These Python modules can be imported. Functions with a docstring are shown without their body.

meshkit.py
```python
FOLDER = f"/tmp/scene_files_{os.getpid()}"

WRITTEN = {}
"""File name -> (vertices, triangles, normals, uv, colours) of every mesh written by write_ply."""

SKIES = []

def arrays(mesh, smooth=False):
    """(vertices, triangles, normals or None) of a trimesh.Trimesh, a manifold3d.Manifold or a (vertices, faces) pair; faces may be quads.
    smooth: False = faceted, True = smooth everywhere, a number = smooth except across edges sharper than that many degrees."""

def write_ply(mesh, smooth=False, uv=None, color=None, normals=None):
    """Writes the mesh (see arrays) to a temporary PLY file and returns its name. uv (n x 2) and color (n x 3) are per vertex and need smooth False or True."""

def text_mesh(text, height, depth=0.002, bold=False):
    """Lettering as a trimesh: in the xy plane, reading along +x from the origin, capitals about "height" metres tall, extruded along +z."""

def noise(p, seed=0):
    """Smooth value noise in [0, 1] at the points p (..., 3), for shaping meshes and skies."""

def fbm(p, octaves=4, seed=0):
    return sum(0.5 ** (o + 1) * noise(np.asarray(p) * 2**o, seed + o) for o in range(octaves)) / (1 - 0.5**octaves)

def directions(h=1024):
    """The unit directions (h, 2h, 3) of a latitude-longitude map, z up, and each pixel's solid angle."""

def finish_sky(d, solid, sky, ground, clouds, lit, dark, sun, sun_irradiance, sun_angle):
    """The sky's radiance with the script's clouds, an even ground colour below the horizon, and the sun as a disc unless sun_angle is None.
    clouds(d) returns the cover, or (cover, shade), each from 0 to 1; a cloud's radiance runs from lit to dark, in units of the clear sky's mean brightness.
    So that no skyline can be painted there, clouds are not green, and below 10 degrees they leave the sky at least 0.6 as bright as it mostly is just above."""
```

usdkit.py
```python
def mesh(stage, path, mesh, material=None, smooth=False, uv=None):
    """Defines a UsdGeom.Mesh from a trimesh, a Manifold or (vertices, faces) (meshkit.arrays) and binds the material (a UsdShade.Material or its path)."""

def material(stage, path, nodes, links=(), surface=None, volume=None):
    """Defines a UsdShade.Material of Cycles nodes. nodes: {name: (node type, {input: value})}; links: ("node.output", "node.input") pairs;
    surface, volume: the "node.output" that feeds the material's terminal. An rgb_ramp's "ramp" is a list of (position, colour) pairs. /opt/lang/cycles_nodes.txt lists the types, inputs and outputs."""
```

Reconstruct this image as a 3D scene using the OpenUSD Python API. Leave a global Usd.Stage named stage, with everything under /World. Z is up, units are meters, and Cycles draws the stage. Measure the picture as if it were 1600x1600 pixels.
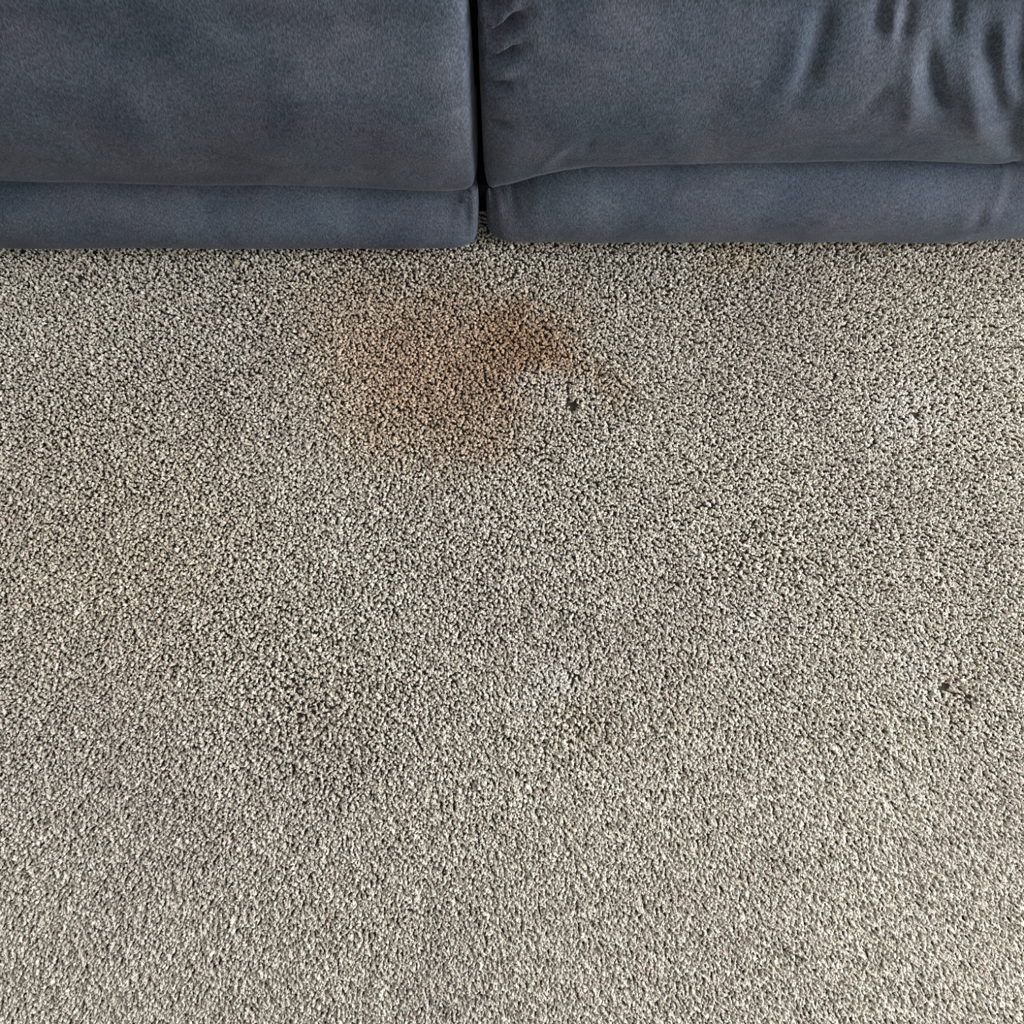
import math, random
import numpy as np
import trimesh
import usdkit, meshkit
from pxr import Usd, UsdGeom, UsdLux, UsdShade, Gf, Sdf, Vt

# ------------------------------------------------------------------ stage, camera, light, exposure
stage = Usd.Stage.CreateInMemory()
UsdGeom.SetStageUpAxis(stage, 'Z')
UsdGeom.SetStageMetersPerUnit(stage, 1.0)
world = UsdGeom.Xform.Define(stage, '/World')
stage.SetDefaultPrim(world.GetPrim())
UsdGeom.Scope.Define(stage, '/World/Looks')

H, TILT, FPX = 1.40, math.radians(10.0), 1605.0          # eye height, tilt away from straight down, focal length in pixels
cam = UsdGeom.Camera.Define(stage, '/World/camera')
cam.CreateHorizontalApertureAttr(36.0)
cam.CreateVerticalApertureAttr(36.0)
cam.CreateFocalLengthAttr(36.0 * FPX / 1600.0)
cam.CreateClippingRangeAttr(Gf.Vec2f(0.05, 100.0))
cam.CreateExposureAttr(0.82)
cam.AddTranslateOp().Set(Gf.Vec3d(0, 0, H))
cam.AddRotateXOp().Set(math.degrees(TILT))

win = UsdLux.RectLight.Define(stage, '/World/window_daylight')  # daylight in the opening of the window in the right wall
win.CreateWidthAttr(2.0)
win.CreateHeightAttr(1.3)
win.CreateIntensityAttr(13.0)
win.CreateColorAttr(Gf.Vec3f(0.985, 0.99, 1.0))


def look_at(eye, target):
    z = np.array(eye, float) - np.array(target, float)
    z /= np.linalg.norm(z)
    x = np.cross([0, 0, 1.0], z)
    x /= np.linalg.norm(x)
    y = np.cross(z, x)
    m = np.eye(4)
    m[0, :3], m[1, :3], m[2, :3], m[3, :3] = x, y, z, eye
    return Gf.Matrix4d(*m.ravel().tolist())


win.AddTransformOp().Set(look_at((2.58, 0.42, 1.55), (0.0, 0.42, 1.5499)))

# ------------------------------------------------------------------ helpers


def ray(px, py):
    """Direction in the world of a point of the 1600 x 1600 frame."""
    a, b = (px - 800) / FPX, (800 - py) / FPX
    c, s = math.cos(TILT), math.sin(TILT)
    return np.array([a, b * c + s, b * s - c])


def ground(px, py, z=0.008):
    d = ray(px, py)
    t = (z - H) / d[2]
    return d[0] * t, d[1] * t


def front(px, py, y=0.64):
    """(x, z) on an upright plane at the depth y: how measured points of the upholstery were turned into metres."""
    d = ray(px, py)
    t = y / d[1]
    return d[0] * t, H + d[2] * t


def tag(prim, label, category=None, group=None, kind=None):
    p = prim.GetPrim() if hasattr(prim, 'GetPrim') else prim
    p.SetCustomDataByKey('label', label)
    if category:
        p.SetCustomDataByKey('category', category)
    if group:
        p.SetCustomDataByKey('group', group)
    if kind:
        p.SetCustomDataByKey('kind', kind)
    return p


def smoothstep(a, b, x):
    t = np.clip((x - a) / (b - a), 0, 1)
    return t * t * (3 - 2 * t)


def fb(x, y, scale, octaves=3, seed=0):
    """Smooth noise in [-1, 1] over the plane."""
    p = np.stack([np.asarray(x) * scale, np.asarray(y) * scale, np.full(np.shape(x), 0.37)], -1)
    return (meshkit.fbm(p, octaves, seed) - 0.5) * 2


# ------------------------------------------------------------------ materials
LOOKS = '/World/Looks/'


def carpet_material(name, tone_from):
    n = {
        'geo': ('geometry', {}),
        'info': ('object_info', {}),
        'spot': ('noise_texture', {'scale': 260.0, 'detail': 1.0}),
        'flat': ('vector_math', {'math_type': 'multiply', 'vector2': (1, 1, 0)}),
        'wob': ('noise_texture', {'scale': 9.0, 'detail': 4.0, 'roughness': 0.6}),
        'wobc': ('vector_math', {'math_type': 'subtract', 'vector2': (0.5, 0.5, 0.5)}),
        'wobs': ('vector_math', {'math_type': 'scale', 'scale': 0.16}),
        'wpos0': ('vector_math', {'math_type': 'add'}),
        'wpos': ('vector_math', {'math_type': 'multiply', 'vector2': (1, 1, 0)}),
        # yarn tone from tuft to tuft
        'tone': ('rgb_ramp', {'ramp': [(0.0, (0.34, 0.31, 0.262)), (0.15, (0.46, 0.425, 0.368)), (0.45, (0.58, 0.547, 0.482)), (0.8, (0.685, 0.655, 0.588)), (0.95, (0.77, 0.745, 0.68)), (0.968, (0.56, 0.46, 0.41)), (1.0, (0.52, 0.43, 0.38))]}),
        # large soft patches: a little greyer, a little yellower
        'big': ('noise_texture', {'scale': 3.0, 'detail': 3.0, 'roughness': 0.55}),
        'bigr': ('rgb_ramp', {'ramp': [(0.3, (0.86, 0.84, 0.84)), (0.5, (0.97, 0.96, 0.94)), (0.7, (1.0, 1.0, 0.97))]}),
        'm1': ('mix_color', {'blend_type': 'multiply', 'fac': 1.0}),
        'p': ('principled_bsdf', {'roughness': 0.85, 'specular_ior_level': 0.15, 'sheen_weight': 0.12, 'sheen_roughness': 0.5}),
    }
    L = [('geo.position', 'spot.vector'), ('geo.position', 'flat.vector1'), ('flat.vector', 'wob.vector'), ('wob.color', 'wobc.vector1'), ('wobc.vector', 'wobs.vector1'), ('flat.vector', 'wpos0.vector1'), ('wobs.vector', 'wpos0.vector2'),
         ('wpos0.vector', 'wpos.vector1'), (tone_from, 'tone.fac'), ('flat.vector', 'big.vector'), ('big.fac', 'bigr.fac'), ('tone.color', 'm1.a'), ('bigr.color', 'm1.b')]
    # the brown stain: overlapping soaked blotches (frame position, radius in px, strength, colour)
    brown, rust, grey = (0.42, 0.295, 0.205), (0.50, 0.385, 0.29), (0.50, 0.46, 0.43)
    spots = [(590, 545, 230, 0.28, rust), (700, 560, 210, 0.42, brown), (835, 540, 125, 0.70, brown), (660, 630, 200, 0.16, rust), (800, 600, 140, 0.28, brown), (550, 490, 120, 0.16, rust),
             (960, 590, 60, 0.40, brown), (180, 830, 330, 0.18, rust), (892, 632, 14, 0.30, (0.16, 0.13, 0.11)), (900, 1140, 40, 0.30, grey), (1490, 1090, 50, 0.35, grey), (1230, 865, 60, 0.20, grey),
             (960, 1110, 130, 0.18, grey), (495, 1085, 120, 0.25, grey), (1140, 400, 60, 0.25, (0.6, 0.45, 0.25)), (140, 425, 40, 0.3, grey)]
    last = 'm1.result'
    for i, (px, py, r, k, c) in enumerate(spots):
        x, y = ground(px, py)
        rm = r / 1180.0
        a, b, d = f'd{i}', f'r{i}', f'x{i}'
        n[a] = ('vector_math', {'math_type': 'distance', 'vector2': (x, y, 0.0)})
        n[b] = ('map_range', {'range_type': 'smoothstep', 'from_min': rm * 1.15, 'from_max': rm * 0.25, 'to_min': 0.0, 'to_max': k, 'clamp': True})
        n[d] = ('mix_color', {'blend_type': 'multiply', 'b': c})
        white = 1.0 / max(c)
        n[d][1]['b'] = tuple(min(1.0, v * white * (0.98 if c is not brown else 0.72)) for v in c) if max(c) > 0.3 else c
        L += [(('wpos.vector' if r > 45 else 'flat.vector'), a + '.vector1'), (a + '.value', b + '.value'), (b + '.result', d + '.fac'), (last, d + '.a')]
        last = d + '.result'
    for i, (px, py, r, k) in enumerate([(850, 622, 60, 0.40), (1405, 655, 75, 0.30), (858, 1065, 70, 0.35), (1430, 1060, 80, 0.22), (1175, 985, 60, 0.2)]):
        x, y = ground(px, py)                    # paler, bleached spots
        n[f'e{i}'] = ('vector_math', {'math_type': 'distance', 'vector2': (x, y, 0.0)})
        n[f's{i}'] = ('map_range', {'range_type': 'smoothstep', 'from_min': r / 1180 * 1.15, 'from_max': 0.0, 'to_min': 0.0, 'to_max': k, 'clamp': True})
        n[f'y{i}'] = ('mix_color', {'blend_type': 'mix', 'b': (0.80, 0.785, 0.75)})
        L += [('wpos.vector', f'e{i}.vector1'), (f'e{i}.value', f's{i}.value'), (f's{i}.result', f'y{i}.fac'), (last, f'y{i}.a')]
        last = f'y{i}.result'
    L.append((last, 'p.base_color'))
    return usdkit.material(stage, LOOKS + name, n, L, surface='p.BSDF')


M_CARPET = carpet_material('carpet_yarn', 'info.random')
M_SQUARE = carpet_material('carpet_yarn_squares', 'spot.fac')   # the same yarn where tufts are joined in squares
M_BACK = usdkit.material(stage, LOOKS + 'carpet_backing', {'g': ('geometry', {}), 'n': ('noise_texture', {'scale': 600.0, 'detail': 2.0}), 'r': ('rgb_ramp', {'ramp': [(0.3, (0.025, 0.022, 0.018)), (0.7, (0.055, 0.048, 0.04))]}), 'p': ('principled_bsdf', {'roughness': 0.95, 'specular_ior_level': 0.1})},
                         [('g.position', 'n.vector'), ('n.fac', 'r.fac'), ('r.color', 'p.base_color')], surface='p.BSDF')


def velvet(name, lo, hi):
    n = {
        'g': ('geometry', {}),
        'map': ('mapping', {'scale': (0.8, 0.4, 0.24)}),
        'fine': ('noise_texture', {'scale': 880.0, 'detail': 2.0, 'roughness': 0.6}),
        'nap': ('noise_texture', {'scale': 8.0, 'detail': 4.0, 'roughness': 0.58, 'distortion': 0.6}),
        'napr': ('rgb_ramp', {'ramp': [(0.30, lo), (0.70, hi)]}),
        'hue': ('noise_texture', {'scale': 11.0, 'detail': 3.0, 'roughness': 0.55}),
        'huer': ('rgb_ramp', {'ramp': [(0.35, (0.94, 1.0, 1.03)), (0.65, (1.10, 1.0, 1.03))]}),
        'hmul': ('mix_color', {'blend_type': 'multiply', 'fac': 1.0, 'use_clamp': False}),
        'hoff': ('vector_math', {'math_type': 'add', 'vector2': (7.3, 2.1, 4.4)}),
        'finer': ('rgb_ramp', {'ramp': [(0.30, (0.5, 0.5, 0.5)), (0.5, (0.96, 0.96, 0.96)), (0.70, (1.6, 1.6, 1.6))]}),
        'mul': ('mix_color', {'blend_type': 'multiply', 'fac': 1.0, 'use_clamp': False}),
        'bump': ('bump', {'strength': 0.5, 'distance': 0.0012}),
        'p': ('principled_bsdf', {'roughness': 0.8, 'specular_ior_level': 0.12, 'sheen_weight': 0.14, 'sheen_roughness': 0.35, 'sheen_tint': (0.8, 0.83, 0.88)}),
    }
    L = [('g.position', 'map.vector'), ('map.vector', 'fine.vector'), ('g.position', 'nap.vector'), ('nap.fac', 'napr.fac'), ('g.position', 'hoff.vector1'), ('hoff.vector', 'hue.vector'), ('hue.fac', 'huer.fac'), ('napr.color', 'hmul.a'), ('huer.color', 'hmul.b'), ('fine.fac', 'finer.fac'), ('hmul.result', 'mul.a'), ('finer.color', 'mul.b'),
         ('mul.result', 'p.base_color'), ('fine.fac', 'bump.height'), ('bump.normal', 'p.normal')]
    return usdkit.material(stage, LOOKS + name, n, L, surface='p.BSDF')


M_VELVET = velvet('blue_grey_velvet', (0.045, 0.058, 0.079), (0.094, 0.108, 0.131))
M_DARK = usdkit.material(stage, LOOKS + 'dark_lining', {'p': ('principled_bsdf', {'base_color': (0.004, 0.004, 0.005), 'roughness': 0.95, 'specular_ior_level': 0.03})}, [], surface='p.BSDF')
M_CEIL = usdkit.material(stage, LOOKS + 'ceiling_paint', {'g': ('geometry', {}), 'n': ('noise_texture', {'scale': 60.0}), 'b': ('bump', {'strength': 0.1, 'distance': 0.002}), 'p': ('principled_bsdf', {'base_color': (0.86, 0.86, 0.85), 'roughness': 0.9})},
                         [('g.position', 'n.vector'), ('n.fac', 'b.height'), ('b.normal', 'p.normal')], surface='p.BSDF')
M_WALL = usdkit.material(stage, LOOKS + 'wall_paint', {'g': ('geometry', {}), 'n': ('noise_texture', {'scale': 40.0}), 'b': ('bump', {'strength': 0.1, 'distance': 0.002}), 'p': ('principled_bsdf', {'base_color': (0.30, 0.295, 0.285), 'roughness': 0.8})},
                         [('g.position', 'n.vector'), ('n.fac', 'b.height'), ('b.normal', 'p.normal')], surface='p.BSDF')


def plain(name, colour, rough=0.7):
    return usdkit.material(stage, LOOKS + name, {'g': ('geometry', {}), 'n': ('noise_texture', {'scale': 900.0}), 'r': ('rgb_ramp', {'ramp': [(0.3, tuple(0.75 * c for c in colour)), (0.7, tuple(min(1, 1.15 * c) for c in colour))]}), 'p': ('principled_bsdf', {'roughness': rough})},
                           [('g.position', 'n.vector'), ('n.fac', 'r.fac'), ('r.color', 'p.base_color')], surface='p.BSDF')


M_CRUMB = plain('dry_crumb', (0.50, 0.42, 0.23))
M_RED = plain('rusty_crumb', (0.24, 0.12, 0.09))
M_LINT = plain('pale_lint', (0.62, 0.62, 0.62))

# ------------------------------------------------------------------ the room's floor and the wall behind the sofa
fl = trimesh.creation.box((5.2, 4.4, 0.05))
fl.apply_translation((0, -0.4, -0.025))
tag(usdkit.mesh(stage, '/World/floor', fl, M_BACK), 'carpeted floor, seen dark between the tufts', 'floor', kind='structure')


def slab(name, lo, hi, label, cat, parent='/World/', mat=None):
    m = trimesh.creation.box(np.array(hi, float) - np.array(lo, float))
    m.apply_translation((np.array(hi, float) + np.array(lo, float)) / 2)
    p = usdkit.mesh(stage, parent + name, m, mat or M_WALL)
    if label:
        tag(p, label, cat, kind='structure')
    return p


slab('wall_back', (-2.7, 1.8, 0), (2.7, 1.9, 2.4), 'pale painted wall behind the sofa', 'wall')
slab('wall_left', (-2.7, -2.6, 0), (-2.6, 1.8, 2.4), 'pale painted wall on the left side of the room', 'wall')
slab('wall_front', (-2.7, -2.7, 0), (2.7, -2.6, 2.4), 'pale painted wall facing the sofa across the room', 'wall')
slab('ceiling', (-2.7, -2.7, 2.4), (2.7, 1.9, 2.5), 'white ceiling of the room', 'ceiling', mat=M_CEIL)
WY0, WY1, WZ0, WZ1 = -0.60, 1.44, 0.88, 2.22
wr = UsdGeom.Xform.Define(stage, '/World/wall_right')
tag(wr, 'pale painted wall with the window opening', 'wall', kind='structure')
slab('sill_wall', (2.6, -2.6, 0), (2.7, 1.8, WZ0), None, None, '/World/wall_right/')
slab('head_wall', (2.6, -2.6, WZ1), (2.7, 1.8, 2.4), None, None, '/World/wall_right/')
slab('side_wall', (2.6, -2.6, WZ0), (2.7, WY0, WZ1), None, None, '/World/wall_right/')
slab('side_wall_001', (2.6, WY1, WZ0), (2.7, 1.8, WZ1), None, None, '/World/wall_right/')

# ------------------------------------------------------------------ the sofa


def shell(ext, cell):
    """Points and quads of a closed box surface of half sizes ext, cut into cells."""
    V, F, base = [], [], 0
    for ax in range(3):
        u, v = (ax + 1) % 3, (ax + 2) % 3
        nu, nv = (max(2, int(round(2 * ext[k] / cell[k]))) for k in (u, v))
        for s in (-1, 1):
            a, b = np.meshgrid(np.linspace(-1, 1, nu + 1), np.linspace(-1, 1, nv + 1), indexing='ij')
            P = np.zeros((nu + 1, nv + 1, 3))
            P[..., ax], P[..., u], P[..., v] = s * ext[ax], a * ext[u], b * ext[v]
            i, j = np.meshgrid(np.arange(nu), np.arange(nv), indexing='ij')
            q = np.stack([i * (nv + 1) + j, (i + 1) * (nv + 1) + j, (i + 1) * (nv + 1) + j + 1, i * (nv + 1) + j + 1], -1).reshape(-1, 4)
            if s < 0:
                q = q[:, ::-1]
            V.append(P.reshape(-1, 3))
            F.append(q + base)
            base += (nu + 1) * (nv + 1)
    V, F = np.vstack(V), np.vstack(F)
    T = np.vstack([F[:, [0, 1, 2]], F[:, [0, 2, 3]]])
    m = trimesh.Trimesh(V, T, process=False)
    m.merge_vertices(digits_vertex=6)
    return np.array(m.vertices), np.array(m.faces)


def pad(x0, x1, y0, y1, z0, z1, r, cell=(0.004, 0.008, 0.003)):
    """A box with softly rounded edges; r = (end, front, bottom/top) radii along x, y, z."""
    ext = np.array([(x1 - x0) / 2, (y1 - y0) / 2, (z1 - z0) / 2])
    mid = np.array([(x0 + x1) / 2, (y0 + y1) / 2, (z0 + z1) / 2])
    # the grid is pulled towards the edges so that the rounding stays smooth
    V, F = shell(ext, cell)
    r = np.minimum(np.array(r), ext * 0.98)
    core = np.clip(V, -(ext - r), ext - r)
    d = (V - core) / r
    # square corner -> rounded: map the cube [-1,1]^3 shell to the ball
    x, y, z = d.T
    s = np.stack([x * np.sqrt(np.maximum(0, 1 - y * y / 2 - z * z / 2 + y * y * z * z / 3)), y * np.sqrt(np.maximum(0, 1 - z * z / 2 - x * x / 2 + z * z * x * x / 3)), z * np.sqrt(np.maximum(0, 1 - x * x / 2 - y * y / 2 + x * x * y * y / 3))], 1)
    return core + s * r + mid, F


def stroke(X, Z, pts, width, amp, fade=0.25):
    """A crease or a ridge along a polyline in the (x, z) plane: a bell across it, fading at the ends."""
    pts = np.array(pts, float)
    seg = np.linalg.norm(np.diff(pts, axis=0), axis=1)
    L, at = seg.sum(), 0.0
    best, par = np.full(X.shape, 1e9), np.zeros(X.shape)
    for k in range(len(seg)):
        a, b = pts[k], pts[k + 1]
        t = np.clip(((X - a[0]) * (b[0] - a[0]) + (Z - a[1]) * (b[1] - a[1])) / seg[k] ** 2, 0, 1)
        d = np.hypot(X - a[0] - t * (b[0] - a[0]), Z - a[1] - t * (b[1] - a[1]))
        near = d < best
        best[near], par[near] = d[near], (at + t[near] * seg[k]) / L
        at += seg[k]
    ends = smoothstep(-0.001, fade, par) * smoothstep(-0.001, fade, 1 - par) if fade else 1.0
    return amp * np.exp(-(best / width) ** 2) * (0.25 + 0.75 * ends)


def curve(pts, y):
    """A measured line of the frame as z over x on the plane y."""
    q = np.array([front(px, py, y) for px, py in pts])
    return lambda x: np.interp(x, q[:, 0], q[:, 1])


def on_surface(px, py, prof):
    """(x, z) where a measured point of a fold lies on the upright surface y = prof(x, z), searched from below."""
    best = None
    for z in np.arange(0.02, 0.52, 0.001):
        d = ray(px, py)
        t = (z - H) / d[2]
        x, y = d[0] * t, d[1] * t
        if y >= float(prof(np.array(x), np.array(z))):      # the sight line, followed upwards, leaves the surface's far side
            best = (x, z)
        elif best is not None:
            break
    return best if best is not None else (x, z)


def strokes(X, Z, items, prof, gain=1.5):
    out = np.zeros(X.shape)
    for pts, width, amp, fade in items:
        out += stroke(X, Z, [on_surface(px, py, prof) for px, py in pts], width, gain * amp, fade)
    return out


sofa = UsdGeom.Xform.Define(stage, '/World/sofa')
sofa.AddTranslateOp().Set(Gf.Vec3d(0, 0.63, 0))
tag(sofa, 'blue-grey velvet sofa, its two padded seat fronts parted by a dark gap', 'sofa')
OFF = np.array([0, 0.63, 0])


def part(path, V, F, mat, smooth=True):
    return usdkit.mesh(stage, '/World/sofa/' + path, (np.asarray(V) - OFF, F), mat, smooth=smooth)


def upper(x0, x1, yf, lip, ends, folds, seed, lean_top):
    """The padded front of a seat: bulging, its lower lip following the measured line, folds pressed in."""
    zb, zt = 0.17, 0.50
    V, F = pad(x0, x1, yf, yf + 0.24, zb, zt, (ends[0], 0.05, 0.045))
    X, Y, Z = V.T.copy()
    for e, w in ((ends[1], np.clip((x0 + ends[1] - X) / ends[1], 0, 1)), (ends[2], np.clip((X - x1 + ends[2]) / ends[2], 0, 1))):
        Y = Y + 0.5 * e * (1 - np.sqrt(1 - 0.96 * w ** 2)) * smoothstep(yf + 0.20, yf + 0.05, Y) * (0.15 + 0.85 * smoothstep(zb + 0.02, zb + 0.11, Z))   # rounded in plan
    t = np.clip((Z - zb) / (zt - zb), 0, 1)
    low = lip(X) - 0.030
    Z = low + (zt - low) * t               # the lip runs as measured
    f = smoothstep(yf + 0.20, yf + 0.02, Y)      # front weight
    Y = Y - f * 0.016 * np.sin(np.pi * np.clip(t * 1.15 + 0.06, 0, 1)) + f * lean_top * smoothstep(0.30, 1.05, t) ** 1.3 + 0.012 * smoothstep(0.5, 1, t)
    Y = Y + f * (0.0035 * fb(X, Z, 7.0, 3, seed) + 0.0012 * fb(X, Z, 30.0, 2, seed + 5))
    if folds:
        def prof(x, z):
            u = np.clip((z - zb) / (zt - zb), 0, 1)
            return yf - 0.016 * np.sin(np.pi * np.clip(u * 1.15 + 0.06, 0, 1)) + lean_top * smoothstep(0.30, 1.05, u) ** 1.3 + 0.012 * smoothstep(0.5, 1, u)
        Y = Y + f * strokes(X, Z, folds, prof)
    return np.stack([X, Y, Z], 1), F


def lower(x0, x1, yf, lip, ends, folds, seed, R, zb=0.014, ripple=0.0, corner=0.0):
    """The lower roll of a seat front: tucked back under the lip, rounded at the carpet."""
    zt = 0.30
    V, F = pad(x0, x1, yf, yf + 0.30, zb, zt, (ends[0], 0.045, 0.035))
    X, Y, Z = V.T.copy()
    for e, w in ((ends[1], np.clip((x0 + ends[1] - X) / ends[1], 0, 1)), (ends[2], np.clip((X - x1 + ends[2]) / ends[2], 0, 1))):
        Y = Y + 0.55 * e * (1 - np.sqrt(1 - 0.96 * w ** 2)) * smoothstep(yf + 0.28, yf + 0.10, Y)
    t = np.clip((Z - zb) / 0.219, 0, 1.4)
    f = smoothstep(yf + 0.28, yf + 0.02, Y)
    # a shoulder that rolls back under the lip of the seat front
    def shoulder(x, z):
        up = z - (lip(x) - 0.030 - R)
        v = np.clip(up, 0, R) / R
        return R * (1 - np.sqrt(1 - 0.985 * v ** 2)) + 0.6 * np.clip(up - R, 0, 0.03)
    Y = Y + f * (shoulder(X, Z) - 0.004 * np.sin(np.pi * np.clip(t * 1.6, 0, 1)))
    if corner:
        w = smoothstep(x1 - 0.22, x1, X)
        Y = Y + corner * w * f
    Y = Y + f * (0.0025 * fb(X, Z, 8.0, 3, seed) + 0.001 * fb(X, Z, 32.0, 2, seed + 3))
    if folds:
        Y = Y + f * strokes(X, Z, folds, lambda x, z: yf + shoulder(x, z))
    return np.stack([X, Y, Z], 1), F


XL1, XR0 = -0.0455, -0.0385
lipL = curve([(-200, 281), (0, 284), (120, 287), (300, 291), (420, 290), (520, 293), (640, 298), (700, 301), (728, 299), (742, 291), (748, 286)], 0.660)
lipR = curve([(752, 280), (758, 290), (768, 297), (780, 292), (800, 287), (840, 275), (880, 267), (925, 261), (1000, 258.5), (1100, 256), (1250, 253), (1370, 250), (1420, 249.5), (1470, 251), (1530, 255), (1570, 256), (1590, 254), (1600, 262), (1640, 268)], 0.668)

folds_left = [([(748, 178), (728, 184), (705, 186)], 0.006, 0.0035, 0.5), ([(748, 236), (733, 240), (712, 240)], 0.005, 0.003, 0.5), ([(748, 90), (722, 100), (690, 120)], 0.012, 0.0025, 0.5), ([(748, 140), (724, 150), (700, 152)], 0.008, -0.002, 0.5),
              ([(560, 80), (470, 200), (330, 250)], 0.05, -0.004, 0.4), ([(200, 40), (260, 160), (330, 240)], 0.05, 0.003, 0.4)]
folds_right = [([(738, 34), (765, 24), (795, -12)], 0.008, 0.014, 0.4), ([(742, 92), (780, 66), (822, 28)], 0.009, 0.014, 0.4), ([(745, 126), (775, 112), (818, 86)], 0.007, 0.011, 0.4), ([(748, 163), (775, 155), (806, 144)], 0.007, 0.007, 0.4),
               ([(750, 207), (780, 204), (800, 200)], 0.008, 0.005, 0.45), ([(745, 60), (770, 48), (800, 16)], 0.007, -0.008, 0.4), ([(746, 108), (775, 92), (806, 68)], 0.006, -0.006, 0.4), ([(748, 145), (775, 134), (806, 118)], 0.006, -0.004, 0.4),
               ([(1290, 0), (1285, 45), (1268, 110), (1245, 160)], 0.013, 0.0065, 0.3), ([(1260, 20), (1240, 110), (1210, 160)], 0.016, -0.003, 0.3),
               ([(1382, -10), (1376, 30), (1370, 70)], 0.010, 0.005, 0.3), ([(1420, 0), (1416, 40), (1408, 80)], 0.008, 0.005, 0.3), ([(1400, 0), (1396, 60)], 0.009, -0.004, 0.3),
               ([(1452, 60), (1450, 100), (1456, 140), (1475, 185)], 0.011, 0.0075, 0.3), ([(1434, 60), (1430, 130), (1420, 200)], 0.013, -0.004, 0.3),
               ([(1494, -10), (1490, 40), (1482, 70)], 0.009, 0.006, 0.3), ([(1543, 30), (1543, 90), (1553, 150), (1566, 205)], 0.012, 0.007, 0.3), ([(1518, 60), (1520, 130), (1535, 220)], 0.014, -0.004, 0.3),
               ([(1400, 130), (1380, 148), (1345, 185)], 0.011, 0.0035, 0.35), ([(1570, 20), (1572, 100)], 0.012, -0.004, 0.3), ([(1600, 0), (1592, 90), (1598, 160)], 0.010, 0.006, 0.3),
               ([(1592, 150), (1580, 215), (1592, 255)], 0.014, 0.006, 0.3), ([(1150, 110), (1110, 170), (1080, 230)], 0.022, 0.0025, 0.4), ([(905, 210), (870, 235), (840, 262)], 0.008, -0.0014, 0.4), ([(925, 212), (915, 240)], 0.005, 0.0012, 0.4)]
V, F = upper(-0.815, XL1, 0.664, lipL, (0.008, 0.05, 0.045), folds_left, 3, 0.025)
part('seat_front', V, F, M_VELVET)
V, F = upper(XR0, 0.70, 0.672, lipR, (0.008, 0.045, 0.085), folds_right, 17, 0.033)
part('seat_front_001', V, F, M_VELVET)
lf = [([(748, 294), (735, 303), (718, 320)], 0.005, -0.010, 0.35), ([(750, 306), (740, 314), (728, 328)], 0.006, 0.006, 0.35)]
lr = [([(758, 296), (775, 301), (792, 302), (808, 300)], 0.007, -0.009, 0.35), ([(776, 309), (794, 309), (812, 305)], 0.007, 0.007, 0.35), ([(1512, 300), (1510, 330), (1508, 355)], 0.016, -0.0022, 0.3), ([(1534, 310), (1530, 335), (1526, 355)], 0.010, 0.002, 0.3), ([(1575, 300), (1570, 325)], 0.012, 0.003, 0.3)]
V, F = lower(-0.815, XL1 - 0.001, 0.617, lipL, (0.008, 0.05, 0.045), lf, 31, 0.055)
part('lower_front', V, F, M_VELVET)
V, F = lower(XR0 + 0.002, 0.79, 0.626, lipR, (0.008, 0.04, 0.08), lr, 47, 0.07, corner=0.008)
part('lower_front_001', V, F, M_VELVET)


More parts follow.
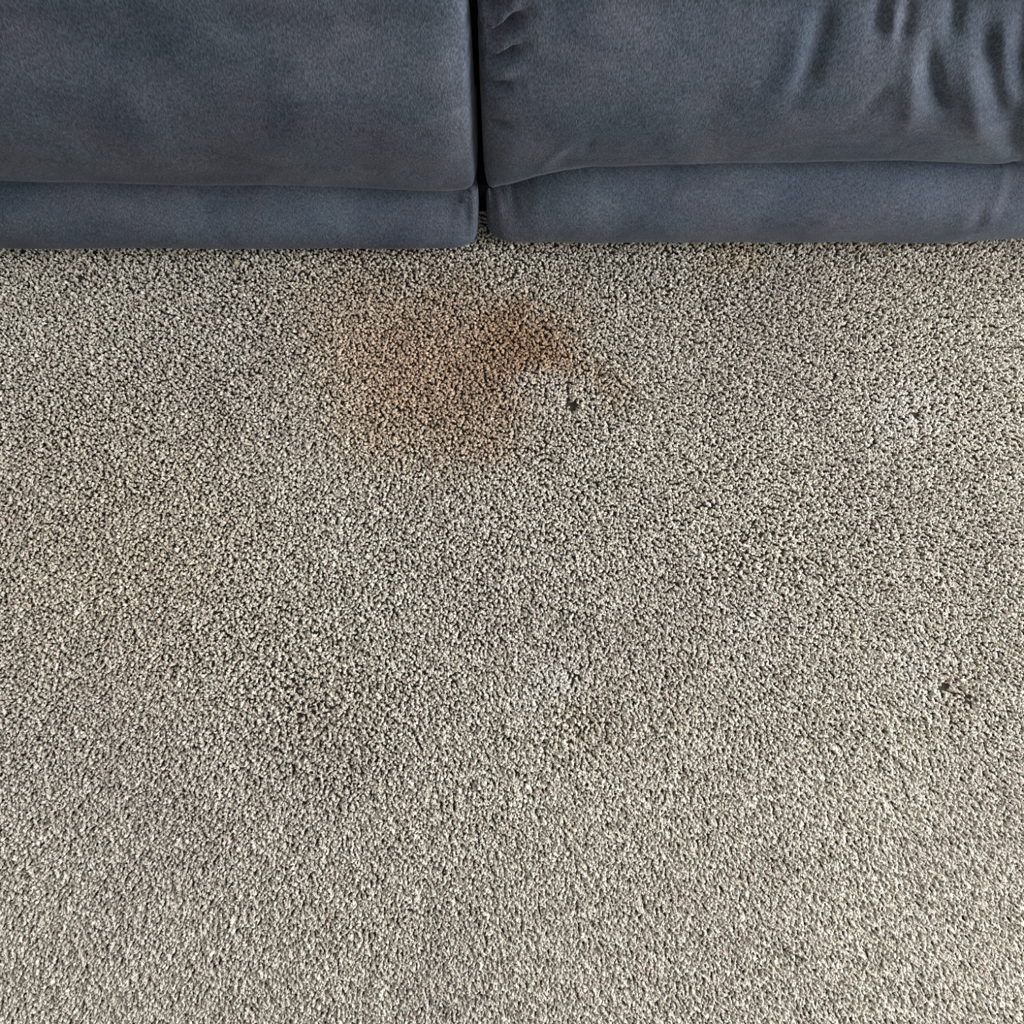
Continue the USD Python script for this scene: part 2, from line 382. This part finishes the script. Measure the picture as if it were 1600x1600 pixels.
def simple(path, x0, x1, y0, y1, z0, z1, r, mat, cell=(0.02, 0.02, 0.02), puff=0.0):
    V, F = pad(x0, x1, y0, y1, z0, z1, r, cell)
    if puff:
        c = (V - [(x0 + x1) / 2, (y0 + y1) / 2, (z0 + z1) / 2]) / [(x1 - x0) / 2, (y1 - y0) / 2, (z1 - z0) / 2]
        V[:, 2] += puff * (1 - c[:, 0] ** 2) * (1 - c[:, 1] ** 2) * (c[:, 2] > 0)
    part(path, V, F, mat)


simple('seat_cushion', -0.812, XL1 - 0.002, 0.80, 1.36, 0.28, 0.485, (0.03, 0.04, 0.04), M_VELVET, puff=0.02)
simple('seat_cushion_001', XR0 + 0.002, 0.755, 0.80, 1.36, 0.28, 0.485, (0.03, 0.04, 0.04), M_VELVET, puff=0.02)
simple('back_cushion', -0.812, XL1 - 0.002, 1.28, 1.56, 0.44, 0.96, (0.05, 0.08, 0.07), M_VELVET)
simple('back_cushion_001', XR0 + 0.002, 0.755, 1.28, 1.56, 0.44, 0.96, (0.05, 0.08, 0.07), M_VELVET)
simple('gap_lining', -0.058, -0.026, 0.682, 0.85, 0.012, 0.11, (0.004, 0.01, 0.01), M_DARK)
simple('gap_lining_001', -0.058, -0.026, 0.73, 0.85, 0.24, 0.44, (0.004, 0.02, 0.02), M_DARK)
simple('base_frame', -0.80, 0.74, 0.79, 1.60, 0.035, 0.30, (0.01, 0.01, 0.01), M_DARK)
simple('armrest', 0.80, 1.05, 0.625, 1.60, 0.03, 0.62, (0.05, 0.06, 0.07), M_VELVET)
simple('armrest_001', -1.08, -0.835, 0.66, 1.60, 0.03, 0.62, (0.05, 0.06, 0.07), M_VELVET)

# ------------------------------------------------------------------ the carpet's pile
rng = np.random.default_rng(11)


def tuft(seed, length, detail=True):
    """One cut tuft: two twisted plies with blunt tips, bent a little."""
    g = np.random.default_rng(seed)
    sides, rings = (6, 6) if detail else (4, 3)
    bend = g.normal(0, 0.10, 2)
    turn, ph = g.uniform(1.2, 2.4) * g.choice([-1, 1]), g.uniform(0, 6.28)
    Vs, Fs, base = [], [], 0
    for ply in range(2 if detail else 1):
        hs = np.append(np.linspace(0, 1, rings), 1.04 + 0.05 * g.random())
        rad0 = 0.00106 * g.uniform(0.88, 1.15) if detail else 0.0018
        ln = length * g.uniform(0.9, 1.06)
        ring = []
        for k, h in enumerate(hs):
            a = ph + turn * h * 2.2 + ply * math.pi
            o = (0.00066 * (1 + 0.35 * h)) if detail else 0.0
            c = np.array([o * math.cos(a) + bend[0] * ln * h * h, o * math.sin(a) + bend[1] * ln * h * h, ln * h])
            r = rad0 * (0.85 + 0.30 * h) if k < len(hs) - 2 else rad0 * (1.10 if k == len(hs) - 2 else 0.58)
            th = np.arange(sides) * 2 * math.pi / sides + ply + a
            ring.append(c + np.stack([r * np.cos(th), r * np.sin(th), g.normal(0, 0.00010, sides)], 1))
        P = np.vstack(ring + [ring[-1].mean(0, keepdims=True) + [[0, 0, 0.00025]]])
        n = len(hs)
        f = []
        for k in range(n - 1):
            for j in range(sides):
                a, b, c, d = k * sides + j, k * sides + (j + 1) % sides, (k + 1) * sides + (j + 1) % sides, (k + 1) * sides + j
                f += [[a, b, c], [a, c, d]]
        for j in range(sides):
            f.append([(n - 1) * sides + j, (n - 1) * sides + (j + 1) % sides, n * sides])
        Vs.append(P)
        Fs.append(np.array(f) + base)
        base += len(P)
    return np.vstack(Vs), np.vstack(Fs)


pile = UsdGeom.PointInstancer.Define(stage, '/World/carpet_pile')
tag(pile, 'beige-grey twist pile carpet with a brown stain, worn dents and a small burn hole', 'carpet', kind='stuff')
protos = []
NV = 10
for i in range(NV):
    V, F = tuft(100 + i, 0.0092)
    protos.append(usdkit.mesh(stage, f'/World/carpet_pile/tuft{"_%03d" % i if i else ""}', (V, F), M_CARPET, smooth=True).GetPath())

S = 0.0038
X0, X1, Y0, Y1 = -1.08, 1.08, -0.70, 0.74
gx, gy = np.meshgrid(np.arange(X0, X1, S), np.arange(Y0, Y1, S * 0.90), indexing='ij')
gx = gx + (np.arange(gx.shape[1]) % 2)[None, :] * S / 2
P = np.stack([gx.ravel(), gy.ravel()], 1) + rng.normal(0, S * 0.20, (gx.size, 2))
x, y = P.T
# the way the pile lies: mostly towards the viewer, swirling where it was trodden
lx = 0.05 + 0.36 * fb(x, y, 5.0, 3, 1) + 0.22 * fb(x, y, 22.0, 2, 2) + rng.normal(0, 0.15, len(x))
ly = -0.42 - 0.30 * smoothstep(0.1, -0.35, y) + 0.36 * fb(x, y, 4.0, 3, 3) + 0.22 * fb(x, y, 20.0, 2, 4) + rng.normal(0, 0.16, len(x))
zoff = 0.0012 * fb(x, y, 9.0, 3, 7) + rng.normal(0, 0.00055, len(x))
scale = rng.normal(1.0, 0.10, len(x)).clip(0.7, 1.3)
# scuffed spots, where the tufts stand apart (frame position, radius in px, strength)
for px, py, r, k in [(140, 425, 55, 1.0), (490, 1085, 110, 1.3), (905, 1140, 55, 1.5), (895, 1055, 20, 1.3), (1490, 1090, 55, 1.3), (1235, 865, 90, 0.9), (1440, 640, 45, 1.0), (960, 590, 45, 0.7), (1130, 870, 60, 0.6), (640, 1090, 60, 0.5), (60, 500, 60, 0.5), (1570, 410, 50, 1.2)]:
    cx, cy = ground(px, py)
    rm = r / 1180
    w = k * np.exp(-((x - cx) ** 2 + (y - cy) ** 2) / rm ** 2)
    lx += w * rng.normal(0, 0.38, len(x))
    ly += w * rng.normal(0, 0.38, len(x))
    zoff -= w * 0.0011
    scale *= 1 + w * rng.normal(0, 0.10, len(x))
keep = np.ones(len(x), bool)
for px, py, r, rim in [(893, 631, 8, 20), (1478, 1072, 7, 16), (895, 1054, 4, 12), (903, 1143, 3.5, 12), (1512, 1092, 6, 14), (125, 430, 5, 12), (1436, 645, 2.5, 16)]:
    cx, cy = ground(px, py)
    dx, dy = x - cx, y - cy
    d = np.hypot(dx, dy) + 1e-6
    keep &= ~((d < r / 1180) & (rng.random(len(x)) < 0.74))
    w = np.exp(-(d / (rim / 1180)) ** 2)
    lx += w * 0.55 * dx / d
    ly += w * 0.55 * dy / d
# a slit parted in the pile above the burn hole
cx, cy = ground(888, 605)
slit = (np.abs(x - cx) < 0.006) & (np.abs(y - cy) < 0.022)
lx += np.where(slit, 0.38 * np.sign(x - cx), 0)
# tufts along the foot of the sofa stand apart and lower
w = smoothstep(0.560, 0.605, y + 0.01 * fb(x, y, 14.0, 2, 9))
lx += w * rng.normal(0, 0.22, len(x))
ly += w * rng.normal(0.15, 0.22, len(x))
zoff -= 0.0012 * w
scale *= 1 - 0.07 * w
lim = np.hypot(lx, ly)
cut = np.minimum(1, 1.15 / np.maximum(lim, 1e-6))
lx, ly = lx * cut, ly * cut
sel = np.nonzero(keep)[0]
x, y, lx, ly, zoff, scale = (a[sel] for a in (x, y, lx, ly, zoff, scale))
d = np.stack([lx, ly, np.ones(len(x))], 1)
d /= np.linalg.norm(d, axis=1, keepdims=True)
# quaternion turning +z to d, after a random spin about z
q = np.stack([1 + d[:, 2], -d[:, 1], d[:, 0], np.zeros(len(x))], 1)
q /= np.linalg.norm(q, axis=1, keepdims=True)
h = rng.uniform(0, math.pi, len(x))
w2, z2 = np.cos(h), np.sin(h)
Q = np.stack([q[:, 0] * w2 - q[:, 3] * z2, q[:, 1] * w2 + q[:, 2] * z2, q[:, 2] * w2 - q[:, 1] * z2, q[:, 0] * z2 + q[:, 3] * w2], 1)
pos = np.stack([x, y, np.minimum(zoff - 0.0008, 0.002)], 1)
idx = rng.integers(0, NV, len(x))

# beyond the photographed part the same pile, in joined squares
TILE = 0.12
tiles = []
for i in range(3):
    g = np.random.default_rng(300 + i)
    vs, fs, b = [], [], 0
    for tx in np.arange(0, TILE, S):
        for ty in np.arange(0, TILE, S):
            tv, tf = tuft(int(g.integers(0, 40)) + 500, 0.0092, False)
            l = np.array([0.1 + g.normal(0, 0.3), -0.38 + g.normal(0, 0.3)])
            tv = tv.copy()
            tv[:, 0] += tx + l[0] * tv[:, 2] + g.normal(0, 0.0008)
            tv[:, 1] += ty + l[1] * tv[:, 2] + g.normal(0, 0.0008)
            vs.append(tv); fs.append(tf + b); b += len(tv)
    protos.append(usdkit.mesh(stage, f'/World/carpet_pile/pile_square{"_%03d" % i if i else ""}', (np.vstack(vs), np.vstack(fs)), M_SQUARE, smooth=True).GetPath())
tp = [(a, b) for a in np.arange(-2.52, 2.4, TILE) for b in np.arange(-2.5, 1.7, TILE) if not (X0 < a + 0.06 < X1 and Y0 < b + 0.06 < Y1)]
tpos = np.array([(a, b, -0.0008) for a, b in tp])
pos = np.vstack([pos, tpos])
Q = np.vstack([Q, np.tile([1.0, 0, 0, 0], (len(tp), 1))])
sc = np.concatenate([scale, np.ones(len(tp))])
idx = np.concatenate([idx, NV + rng.integers(0, 3, len(tp))])

pile.CreatePrototypesRel().SetTargets(protos)
pile.CreateProtoIndicesAttr(Vt.IntArray.FromNumpy(idx.astype(np.int32)))
pile.CreatePositionsAttr(Vt.Vec3fArray.FromNumpy(pos.astype(np.float32)))
pile.CreateScalesAttr(Vt.Vec3fArray.FromNumpy(np.repeat(sc[:, None], 3, 1).astype(np.float32)))
pile.CreateOrientationsAttr(Vt.QuathArray([Gf.Quath(float(a), float(b), float(c), float(e)) for a, b, c, e in Q]))

# ------------------------------------------------------------------ crumbs and lint on the pile


def crumb(name, px, py, size, mat, label, seed):
    g = np.random.default_rng(seed)
    m = trimesh.creation.icosphere(2, 1.0)
    v = m.vertices * (1 + 0.35 * (meshkit.noise(m.vertices * 1.7 + seed, seed)[:, None] - 0.5)) * g.uniform(0.7, 1.15, 3) * size / 2
    cx, cy = ground(px, py, 0.009)
    x = UsdGeom.Xform.Define(stage, '/World/' + name)
    tag(usdkit.mesh(stage, '/World/' + name, (v + [cx, cy, 0.0088], m.faces), mat, smooth=True), label, 'crumb')


crumb('crumb', 368, 410, 0.006, M_CRUMB, 'tiny ochre crumb on the carpet below the left seat front', 1)
crumb('crumb_001', 1388, 396, 0.007, M_CRUMB, 'pale yellow crumb on the carpet just below the right seat front', 2)
crumb('crumb_002', 1459, 417, 0.005, M_CRUMB, 'small yellowish crumb on the carpet farthest to the right', 3)
crumb('crumb_003', 719, 438, 0.005, M_RED, 'tiny reddish crumb on the carpet below the gap of the sofa', 4)

# a curled wisp of lint at the foot of the sofa's right end
k = np.linspace(0, 1, 26)
cx, cy = ground(1589, 384, 0.01)
pl = np.stack([cx + 0.011 * (k - 0.5) + 0.002 * np.sin(9 * k), cy + 0.0035 * np.cos(5.5 * k), 0.0098 + 0.0012 * np.sin(7 * k)], 1)
tn = np.gradient(pl, axis=0)
tn /= np.linalg.norm(tn, axis=1, keepdims=True)
sd = np.cross(tn, [0, 0, 1.0])
sd /= np.linalg.norm(sd, axis=1, keepdims=True)
un = np.cross(sd, tn)
an = np.arange(6) * math.pi / 3
LV = (pl[:, None] + 0.00035 * (np.cos(an)[None, :, None] * sd[:, None] + np.sin(an)[None, :, None] * un[:, None])).reshape(-1, 3)
LF = [[i * 6 + j, i * 6 + (j + 1) % 6, (i + 1) * 6 + (j + 1) % 6, (i + 1) * 6 + j] for i in range(25) for j in range(6)]
tag(usdkit.mesh(stage, '/World/lint_strand', (LV, np.array(LF)), M_LINT, smooth=True), "pale curled wisp of lint at the foot of the sofa's right end", 'lint')

print('tufts', len(x), 'tiles', len(tp))
